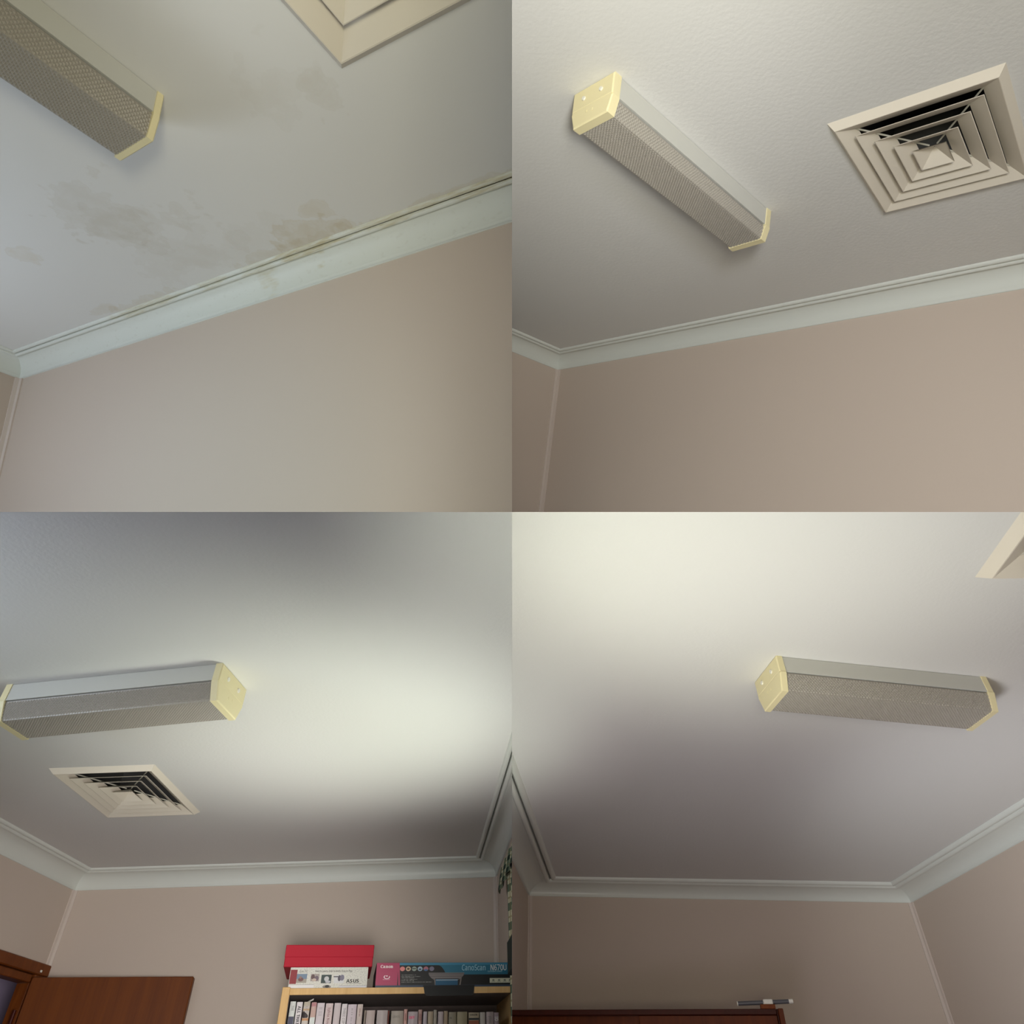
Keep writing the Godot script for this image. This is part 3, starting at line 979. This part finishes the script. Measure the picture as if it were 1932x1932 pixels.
	for i in fl.size():
		var j := (i + 1) % fl.size()
		m.quad(Vector3(fl[i].x, fl[i].y, 0.0122), Vector3(fl[j].x, fl[j].y, 0.0122), Vector3(fl[j].x, fl[j].y, 0.0135), Vector3(fl[i].x, fl[i].y, 0.0135), Vector3((fl[i].x + fl[j].x) * 0.5 - 0.224, (fl[i].y + fl[j].y) * 0.5 + 0.01, 0))
	m.box(Vector3(0.145, 0.0028, -0.0006), Vector3(0.302, 0.004, 0.0130))
	part(o, "flap", m, M.black_card, "black flap hanging over the shelf edge")
	books(on, turn, k, org)
	curtain()

func books(on: Callable, turn: float, k: float, org: Vector3) -> void:
	# [left, right, top below the shelf top, cover, words, lettering, ink, letter height, lean in degrees]
	var white := Color(0.84, 0.82, 0.82)
	var L := [
		[0.0318, 0.0505, -0.039, Color(0.80, 0.81, 0.79), "off-white paperback with a navy foot, first beside the pine upright", "THE", "ink_grey", 0.008],
		[0.0529, 0.0726, -0.040, Color(0.85, 0.82, 0.82), "white paperback spine with bold black capitals", "ALL THAT I AM", "ink_black", 0.0105],
		[0.0755, 0.0970, -0.0394, Color(0.76, 0.72, 0.68), "cream paperback with a dark hair portrait at the top of its spine", "KATE", "ink_faint", 0.008],
		[0.1008, 0.1184, -0.0419, Color(0.74, 0.62, 0.58), "dusty pink and sand paperback with a white foot", "", "", 0.0],
		[0.1196, 0.1447, -0.0433, Color(0.80, 0.76, 0.77), "pale lilac-white paperback with faint grey lettering, fifth from the pine upright", "II IIII", "ink_faint", 0.010],
		[0.1478, 0.1725, -0.0441, Color(0.80, 0.73, 0.72), "pale pink paperback with maroon script along its spine", "Sylvia Nov", "ink_maroon", 0.0085],
		[0.1761, 0.1980, -0.0447, Color(0.76, 0.71, 0.71), "plain mauve-grey paperback spine between script and white spines", "", "", 0.0],
		[0.2007, 0.2194, -0.0467, Color(0.83, 0.80, 0.80), "narrow white paperback with small grey capitals, eighth from the pine upright", "THREE CUP OF", "ink_grey", 0.008],
		[0.2211, 0.2507, -0.0478, Color(0.77, 0.72, 0.74), "wide mauve paperback with spaced dark capitals", "A L E X   H A L E Y", "ink_grey", 0.006],
		[0.2524, 0.2710, -0.0489, Color(0.74, 0.68, 0.65), "last of the ten taller paperbacks, brownish pink and narrow", "nnnn ntn", "ink_maroon", 0.005],
		[0.2765, 0.2831, -0.0648, Color(0.50, 0.45, 0.40), "very thin brown booklet, first of the shorter paperbacks", "", "", 0.0],
		[0.2838, 0.3130, -0.0650, Color(0.68, 0.62, 0.60), "blank rose-grey paperback beside the thin brown booklet", "", "", 0.0],
		[0.3189, 0.3550, -0.0663, Color(0.66, 0.62, 0.61), "glossy grey paperback with a shiny streak on its wide spine", "", "", 0.0],
		[0.3557, 0.3603, -0.0674, Color(0.42, 0.18, 0.10), "paper-thin rust red booklet between two wide grey spines", "", "", 0.0],
		[0.3672, 0.4087, -0.0675, Color(0.62, 0.58, 0.54), "wide grey-beige paperback with curly dark title", "GRASS", "ink_grey", 0.0085],
		[0.4095, 0.4206, -0.0644, Color(0.72, 0.56, 0.52), "thin reddish speckled paperback standing taller than its neighbours", "nntnnt", "ink_maroon", 0.006],
		[0.4235, 0.4569, -0.0707, Color(0.66, 0.61, 0.62), "grey paperback with a bright pink word on its spine", "SKY", "ink_pink", 0.011],
		[0.4586, 0.4712, -0.0650, Color(0.62, 0.50, 0.47), "thin brown-pink paperback with dark bars, right of the pink-lettered spine", "IIIIIII", "ink_maroon", 0.0075],
		[0.4747, 0.4879, -0.0717, Color(0.62, 0.58, 0.60), "thin lilac-grey paperback beside the barred brown spine", "", "", 0.0],
		[0.4904, 0.5090, -0.0709, Color(0.60, 0.54, 0.46), "sand-coloured paperback with a worn crease", "", "", 0.0],
		[0.5102, 0.5218, -0.0664, Color(0.58, 0.55, 0.50), "thin grey paperback with dark flecks, a little taller than the sand-coloured one", "nnt", "ink_grey", 0.006],
		[0.5252, 0.5432, -0.0723, Color(0.63, 0.58, 0.58), "pale lilac paperback with a grey smudge", "", "", 0.0],
		[0.5448, 0.5590, -0.0703, Color(0.54, 0.47, 0.38), "thin tan paperback just left of the olive-grey pair", "", "", 0.0],
		[0.5618, 0.5888, -0.0731, Color(0.50, 0.47, 0.40), "olive-grey paperback with faint dark lettering", "nts", "ink_black", 0.006],
		[0.5903, 0.6251, -0.0738, Color(0.54, 0.50, 0.40), "plain khaki paperback spine without lettering", "", "", 0.0],
		[0.6305, 0.6669, -0.0757, Color(0.62, 0.57, 0.48), "beige paperback with heavy black title, dark label and orange picture", "SARGON", "ink_black", 0.0065],
		[0.6702, 0.6885, -0.0747, Color(0.68, 0.65, 0.62), "narrow pale grey paperback right of the heavy black title", "", "", 0.0],
		[0.6913, 0.7166, -0.0750, Color(0.62, 0.56, 0.56), "mauve paperback with small grey lower-case title", "plies", "ink_grey", 0.009],
		[0.7181, 0.7354, -0.0768, Color(0.60, 0.53, 0.55), "wide glossy mauve paperback nearest the curtain", "ID", "ink_white", 0.012]]
	var board := -0.265
	for i in L.size():
		var b: Array = L[i]
		var x0: float = b[0] * k
		var x1: float = b[1] * k - 0.0008
		var top: float = b[2] * k + 0.004
		var tall := top - board
		var th := x1 - x0
		var o := thing("shelf", "paperback_book", b[4], "book", on.call(x0, board, -0.016 - 0.004 * ((i * 7) % 3)), turn, "paperbacks on the top shelf of the bookcase")
		var deep := 0.105 + 0.012 * ((i * 5) % 3)
		var m := part_mb(o)
		# cover: spine slightly rounded, two boards
		var e := minf(0.0012, th * 0.2)
		var rounding := minf(0.0016, th * 0.12)
		var seg := 6
		for s in seg:
			var a0 := float(s) / seg
			var a1 := float(s + 1) / seg
			var z0 := rounding * sin(PI * a0)
			var z1 := rounding * sin(PI * a1)
			var n0 := Vector3(-cos(PI * a0) * 0.35, 0, 1).normalized()
			var n1 := Vector3(-cos(PI * a1) * 0.35, 0, 1).normalized()
			m.quad_n(Vector3(th * a0, 0, z0), Vector3(th * a1, 0, z1), Vector3(th * a1, tall, z1), Vector3(th * a0, tall, z0), n0, n1, n1, n0, [Vector2(a0, 1), Vector2(a1, 1), Vector2(a1, 0), Vector2(a0, 0)])
			m.quad(Vector3(th * a0, tall, z0), Vector3(th * a1, tall, z1), Vector3(th * a1, tall, -0.0012), Vector3(th * a0, tall, -0.0012), Vector3.UP)
			m.quad(Vector3(th * a0, 0, z0), Vector3(th * a1, 0, z1), Vector3(th * a1, 0, -0.0012), Vector3(th * a0, 0, -0.0012), Vector3.DOWN)
		m.box(Vector3(0, 0, -deep), Vector3(e, tall, 0))
		m.box(Vector3(th - e, 0, -deep), Vector3(th, tall, 0))
		var cover := StandardMaterial3D.new()
		cover.resource_name = "cover_%d" % i
		cover.albedo_color = b[3]
		cover.roughness = 0.28 if i in [12, 16, 28] else 0.5
		part(o, "cover", m, M.portrait_spine if i == 2 else cover)
		m = part_mb(o)
		m.box(Vector3(e, 0.002, -deep + 0.002), Vector3(th - e, tall - 0.002, -0.0012))
		part(o, "page_block", m, M.page_cream)
		var zt := rounding + 0.0002
		if i == 0:
			spine_band(o, th, tall, 0.036, 0.075, Color(0.20, 0.20, 0.30), zt)
		if i == 3:
			spine_band(o, th, tall, 0.036, 0.075, Color(0.80, 0.82, 0.80), zt)
			spine_band(o, th, tall, 0.001, 0.010, Color(0.66, 0.44, 0.45), zt)
		if i == 25:
			spine_band(o, th, tall, 0.0135, 0.0185, Color(0.08, 0.10, 0.12), zt)
			spine_band(o, th, tall, 0.020, 0.075, Color(0.52, 0.28, 0.18), zt)
		if b[5]:
			var upright: bool = i in [14, 16, 25, 23]
			if upright:
				text(o, "title", b[5], b[7] * 0.62, Vector3(th * 0.10, tall - (0.0145 if i != 25 else 0.006), zt), M[b[6]], "Droid Sans", 0.0, i in [16, 25], minf(1.0, th * 0.8 / (b[7] * 0.62 * b[5].length() * 0.95)))
			else:
				text(o, "title", b[5], b[7] * 0.8, Vector3(th * 0.5, tall - 0.010, zt), M[b[6]], "Droid Serif" if i == 5 else "Droid Sans", -PI / 2.0, i == 1, 0.85, i == 5)
	# a slip of paper sticking up behind the taller books
	var sl := thing("shelf", "paper_slip", "curled white paper slip above the taller paperbacks", "paper", on.call(0.068, -0.036, -0.05), turn)
	var m2 := part_mb(sl)
	for s in 8:
		var a := Vector3(0.003 * s, 0.0015 * s + 0.001 * sin(s * 0.6), 0.002 * s)
		var b2 := Vector3(0.003 * (s + 1), 0.0015 * (s + 1) + 0.001 * sin((s + 1) * 0.6), 0.002 * (s + 1))
		m2.slab(a, b2, b2 + Vector3(0.0005, 0.0042, 0), a + Vector3(0.0005, 0.0042, 0), Vector3.BACK, 0.0003)
	part(sl, "strip", m2, M.paper)

func spine_band(o: Node3D, th: float, tall: float, from: float, to: float, c: Color, z: float) -> void:
	var m := part_mb(o)
	m.box(Vector3(0.0004, tall - to, z - 0.0022), Vector3(th - 0.0004, tall - from, z))
	var mt := StandardMaterial3D.new()
	mt.albedo_color = c
	mt.roughness = 0.5
	part(o, "spine_band", m, mt)

func curtain() -> void:
	var room := "shelf"
	var r: Dictionary = rooms[room]
	var d := Vector2(sin(r.yr), cos(r.yr))
	var inw := Vector2(-cos(r.yr), sin(r.yr))
	var c := Vector2(r.b, -r.d)
	var o := thing(room, "curtain", "green and cream checked curtain hanging at the right wall", "curtain", Vector3(c.x + d.x * 0.45, FLOOR + 0.2, c.y + d.y * 0.45))
	var base := o.transform.origin - EYE
	var pt := func(s: float, h: float, y: float) -> Vector3:
		var q := c + d * s + inw * h
		return Vector3(q.x, y, q.y) - base
	var m := part_mb(o)
	var steps := 60
	for i in steps:
		for j in 2:
			var s0 := 0.46 + i * 0.02
			var s1 := s0 + 0.02
			var f0 := 0.016 + 0.010 * sin(s0 * 75.0)
			var f1 := 0.016 + 0.010 * sin(s1 * 75.0)
			var y0 := -1.3 if j == 0 else 0.54
			var y1 := 0.54 if j == 0 else 0.70
			m.quad(pt.call(s0, f0, y0), pt.call(s1, f1, y0), pt.call(s1, f1, y1), pt.call(s0, f0, y1), Vector3(-1, 0, 0), [Vector2(s0 * 9, y0 * 9), Vector2(s1 * 9, y0 * 9), Vector2(s1 * 9, y1 * 9), Vector2(s0 * 9, y1 * 9)])
	part(o, "drape", m, M.check_cloth)
	m = part_mb(o)
	for i in steps:
		var s0 := 0.30 + i * 0.02
		var s1 := s0 + 0.02
		var f0 := 0.018 + 0.006 * sin(s0 * 60.0)
		var f1 := 0.018 + 0.006 * sin(s1 * 60.0)
		m.slab(pt.call(s0, f0 + 0.012, 0.66), pt.call(s1, f1 + 0.012, 0.66), pt.call(s1, f1, 0.735), pt.call(s0, f0, 0.735), Vector3(-1, 0, 0), 0.002, [Vector2(s0 * 9, 0), Vector2(s1 * 9, 0), Vector2(s1 * 9, 1), Vector2(s0 * 9, 1)])
	part(o, "valance", m, M.check_cloth)
	m = part_mb(o)
	m.box(Vector3(0, 0, 0), Vector3(0.02, 0.09, 0.30), 0.004, Basis(Vector3.UP, r.yr), pt.call(0.55, 0.036, 0.375))
	part(o, "tie_band", m, M.green_cloth, "dark green tie band")

# ---------------------------------------------------------------- the wardrobe room
func wardrobe_room() -> void:
	var room := "wardrobe"
	var k := 0.9692
	var turn := deg_to_rad(-10.0)
	var org := Vector3(0.7247, 0.384, -2.6) * k
	org.y -= 0.008 * k
	var B := Basis(Vector3.UP, turn)
	var on := func(x: float, y: float, z: float) -> Vector3: return org + B * Vector3(x, y, z)
	var tall := org.y - FLOOR
	var wide := 0.84
	var o := thing(room, "wardrobe", "dark brown veneered wardrobe reaching up to the lower edge of view", "wardrobe", on.call(0, -tall, 0), turn)
	var m := part_mb(o)
	m.box(Vector3(-wide, 0, -0.44), Vector3(-0.003, tall - 0.004, -0.022), 0.001)
	part(o, "carcass", m, M.wardrobe_veneer)
	m = part_mb(o)
	m.box(Vector3(-wide, tall - 0.0145, -0.030), Vector3(-0.0205, tall, 0.0), 0.0015)
	part(o, "top_rail", m, M.wardrobe_rail_wood)
	m = part_mb(o)
	m.box(Vector3(-0.0150, 0, -0.44), Vector3(0, tall + 0.001, 0.001), 0.0015)
	part(o, "side_panel", m, M.wardrobe_veneer)
	m = part_mb(o)
	m.box(Vector3(-0.0195, 0, -0.03), Vector3(-0.0155, tall, -0.003), 0.0008)
	part(o, "edge_strip", m, M.wardrobe_rail_wood)
	m = part_mb(o)
	m.box(Vector3(-0.425, 0.04, -0.022), Vector3(-0.0205, tall - 0.0150, -0.006), 0.0012)
	part(o, "sliding_door", m, M.wardrobe_veneer)
	m = part_mb(o)
	m.box(Vector3(-wide, 0.04, -0.040), Vector3(-0.405, tall - 0.0150, -0.0235), 0.0012)
	part(o, "sliding_door", m, M.wardrobe_veneer)
	# wooden block and the tube lying on it
	o = thing(room, "wooden_block", "small reddish wooden block on the front corner of the wardrobe", "block", on.call(-0.0412, 0.0002, -0.014), turn)
	m = part_mb(o)
	m.box(Vector3(-0.0212, 0, -0.012), Vector3(0.0212, 0.0112, 0.012), 0.001)
	part(o, "block", m, M.block_wood)
	o = thing(room, "grey_tube", "grey metal tube with white clip and cap on the wooden block", "tube", on.call(-0.040, 0.0116, -0.014), turn)
	var dir := Vector3(0.999, 0.030, 0).normalized()
	var c := Vector3(0.0, 0.0060, 0)
	m = part_mb(o)
	m.rod(c - dir * 0.0865, c + dir * 0.062, 0.0056, 18)
	part(o, "tube", m, M.steel_grey)
	m = part_mb(o)
	m.rod(c - dir * 0.0885, c - dir * 0.0860, 0.0060, 18)
	part(o, "end_ring", m, M.white_plastic)
	m = part_mb(o)
	m.rod(c + dir * 0.062, c + dir * 0.074, 0.0058, 18)
	part(o, "end_cap", m, M.white_plastic)
	m = part_mb(o)
	m.box(Vector3(-0.0125, -0.0004, -0.0075), Vector3(0.0155, 0.0132, 0.0075), 0.0022)
	part(o, "clip", m, M.white_plastic)

# ---------------------------------------------------------------- light
func lamp_at(room: String, called: String, at: Vector3, to: Vector3, size: Vector2, energy: float, c: Color) -> void:
	var l := AreaLight3D.new()
	l.name = called
	add_child(l)
	var f: Transform3D = rooms[room].frame
	l.position = f * at
	l.look_at(f * to, f.basis.y)
	l.area_size = size
	l.area_range = 12.0
	l.area_attenuation = 2.0
	l.light_energy = energy
	l.light_color = c
	l.shadow_enabled = true

func beam_at(room: String, called: String, at: Vector3, to: Vector3, angle: float, soft: float, energy: float, c: Color, blend := 1.0) -> void:
	var l := SpotLight3D.new()
	l.name = called
	add_child(l)
	var f: Transform3D = rooms[room].frame
	l.position = f * at
	l.look_at(f * to, f.basis.y)
	l.spot_angle = angle
	l.spot_angle_attenuation = blend
	l.spot_range = 12.0
	l.spot_attenuation = 2.0
	l.light_size = soft
	l.light_energy = energy
	l.light_color = c
	l.shadow_enabled = true

# stand-in lamps for unbuilt windows and paving, plus spots added to brighten surfaces
func lights() -> void:
	lamp_at("stained", "window_light_stained", Vector3(-1.95, 0.15, 0.0), Vector3(-1.2, 0.6, -0.6), Vector2(0.5, 0.5), 1.150, Color(0.881, 0.935, 1.000))
	beam_at("stained", "added_wall_spot_stained", Vector3(-0.9, 0.15, 0.5), Vector3(-1.15, 0.25, -0.91), 28.0, 0.14, 0.500, Color(0.802, 0.941, 1.000))  # added spot that lifts the lower far wall
	lamp_at("plain", "window_light_plain", Vector3(0.237, 0.097, 0.20), Vector3(-0.8, 0.6, -1.2), Vector2(0.25, 0.25), 0.943, Color(1.000, 0.973, 0.850))
	beam_at("plain", "added_wall_spot_plain", Vector3(0.30, 0.28, 0.10), Vector3(-0.8, 0.35, -1.88), 32.0, 0.12, 1.875, Color(0.960, 0.968, 1.000))  # added spot, no source of its own; brightens the far wall
	beam_at("plain", "added_ceiling_spot_plain", Vector3(0.027, 0.105, -0.164), Vector3(-0.88, 0.85, -0.66), 31.0, 0.12, 1.020, Color(1.000, 1.000, 0.982))  # added spot for the bright ceiling around the near end cap
	beam_at("shelf", "sunlit_paving_glow_shelf", Vector3(-0.02, -0.55, -1.80), Vector3(-0.30, 0.85, -1.85), 30.0, 0.14, 1.000, Color(1.000, 0.963, 0.953))
	beam_at("shelf", "added_wall_spot_shelf", Vector3(-0.10, 0.0, -0.55), Vector3(-1.18, 0.45, -3.0), 27.0, 0.20, 3.15, Color(1.000, 0.982, 0.973))  # added spot near the viewer, lights the far wall only
	beam_at("shelf", "window_light_shelf", Vector3(0.0, -0.12, -1.75), Vector3(-0.42, 0.85, -1.74), 41.5, 0.12, 0.997, Color(0.955, 1.000, 0.914))
	beam_at("wardrobe", "added_wall_spot_wardrobe", Vector3(0.10, -0.30, -0.8), Vector3(1.5, 0.5, -2.1), 26.0, 0.14, 2.040, Color(0.982, 0.997, 1.000))  # added spot that brightens the right wall
	beam_at("wardrobe", "sunlit_paving_glow_wardrobe", Vector3(0.0, -0.15, -0.9), Vector3(0.36, 0.85, -0.95), 42.0, 0.12, 1.272, Color(0.984, 1.000, 0.898))
	lamp_at("wardrobe", "window_light_wardrobe", Vector3(0.0, -0.2, -0.9), Vector3(1.0, 0.2, -1.0), Vector2(0.5, 0.4), 0.915, Color(0.962, 0.914, 1.000))

func _ready() -> void:
	# standpoint: looking up, 42 degrees
	sight = Basis(Vector3(0.99926, -0.03441, 0.01726), Vector3(0.01373, 0.73742, 0.67530), Vector3(-0.03597, -0.67456, 0.73734)).orthonormalized()
	var cam := Camera3D.new()
	cam.name = "camera"
	add_child(cam)
	cam.transform = Transform3D(sight, EYE)
	cam.fov = rad_to_deg(2.0 * atan(966.0 / 1300.0))
	cam.near = 0.02
	cam.far = 60.0
	cam.current = true

	var sky_mat := ProceduralSkyMaterial.new()
	sky_mat.sky_top_color = Color(0.60, 0.64, 0.78)
	sky_mat.sky_horizon_color = Color(0.72, 0.74, 0.78)
	sky_mat.ground_horizon_color = Color(0.54, 0.54, 0.60)
	sky_mat.ground_bottom_color = Color(0.48, 0.47, 0.52)
	sky_mat.energy_multiplier = 0.3
	var sky := Sky.new()
	sky.sky_material = sky_mat
	var env := Environment.new()
	env.background_mode = Environment.BG_SKY
	env.sky = sky
	env.tonemap_mode = Environment.TONE_MAPPER_LINEAR
	env.tonemap_exposure = 1.0
	env.sdfgi_enabled = true
	env.ssao_enabled = true
	env.ssil_enabled = true
	var we := WorldEnvironment.new()
	we.name = "world"
	we.environment = env
	add_child(we)

	var ex := Plane(sight.x, sight.x.dot(EYE))
	var ey := Plane(sight.y, sight.y.dot(EYE))
	rooms = {
		"stained": {"frame": Transform3D(Basis(Vector3(0.86227, -0.28571, 0.41817), Vector3(0.0624, 0.87932, 0.47212), Vector3(-0.50259, -0.381, 0.77604)).orthonormalized(), EYE), "keep": [-ex, ey],
			"a": -2.133, "d": 0.9133, "b": 1.5, "cd": 0.0509, "cp": 0.0549, "yl": -0.0039, "yr": 0.0, "right": false, "vent": [-0.4039, -0.3426, -0.0146, 0.45, 0.45],
			"words": "upper left view,", "ceiling_words": "water-stained white ceiling with peeling paint"},
		"plain": {"frame": Transform3D(Basis(Vector3(0.6539, -0.5342, 0.53576), Vector3(0.13985, 0.78128, 0.60831), Vector3(-0.74354, -0.32285, 0.58559)).orthonormalized(), EYE), "keep": [ex, ey],
			"a": -1.8721, "d": 1.8804, "b": 1.5, "cd": 0.0505, "cp": 0.0722, "yl": -0.0357, "yr": 0.0, "right": true, "vent": [-0.409, -1.3028, 0.0593, 0.2605, 0.3381],
			"words": "upper right view,", "ceiling_words": "clean white ceiling around the diagonal batten and whole diffuser"},
		"shelf": {"frame": Transform3D(Basis(), EYE), "keep": [-ex, -ey],
			"a": -1.6539, "d": 3.0549, "b": 0.0182, "cd": 0.056, "cp": 0.0837, "yl": -0.0904, "yr": 0.1104, "right": true, "vent": [-1.1297, -2.2, -0.0221, 0.306, 0.3928], "door": true,
			"words": "lower left view,", "ceiling_words": "white ceiling above the bookcase and open door"},
		"wardrobe": {"frame": Transform3D(Basis(Vector3(0.99676, -0.05949, 0.05412), Vector3(0.06063, 0.99797, -0.01962), Vector3(-0.05284, 0.02284, 0.99834)).orthonormalized(), EYE), "keep": [ex, -ey],
			"a": -0.0663, "d": 3.1231, "b": 1.4616, "cd": 0.0406, "cp": 0.1131, "yl": -0.1172, "yr": 0.1126, "right": true, "vent": [1.0564, -0.8539, -0.0092, 0.45, 0.45],
			"words": "lower right view,", "ceiling_words": "white ceiling above the wardrobe"}}

	# lamps standing in for unseen windows behind or beside the viewer, and added spots
	lights()

	make_materials()
	partitions()
	for room in ["stained", "plain", "shelf", "wardrobe"]:
		shell(room)
	shelf_room()
	wardrobe_room()
	batten("stained", "batten light in the upper left view, cut by the picture edge", -0.9642, -0.1598, PI / 2 - 0.0395, 0.66, 0.0945, 0.0808, 0.0971 * 0.85, 0.0379, 0.0114)
	batten("plain", "long diagonal batten light with both cream ends beside the whole diffuser", -0.7872, -1.0693, PI / 2 - 0.0185, 0.5428, 0.0934, 0.0691, 0.0772, 0.0384, 0.0191)
	batten("shelf", "batten light above the complete diffuser and the bookcase", -0.8794, -1.5428, -0.1479, 0.5432, 0.1322, 0.0876, 0.0984, 0.0436, 0.0174)
	batten("wardrobe", "batten light on the ceiling above the wardrobe", 0.7607, -1.4664, 0.1758, 0.5093, 0.1209, 0.0812, 0.0937, 0.0397, 0.0152)
	diffuser("stained", "square air diffuser cut by the top edge, near stained plaster")
	diffuser("plain", "square air diffuser beside the diagonal batten light")
	diffuser("shelf", "square air diffuser between the batten light and the bookcase wall")
	diffuser("wardrobe", "corner of a square air diffuser at the right edge, above the wardrobe's batten")
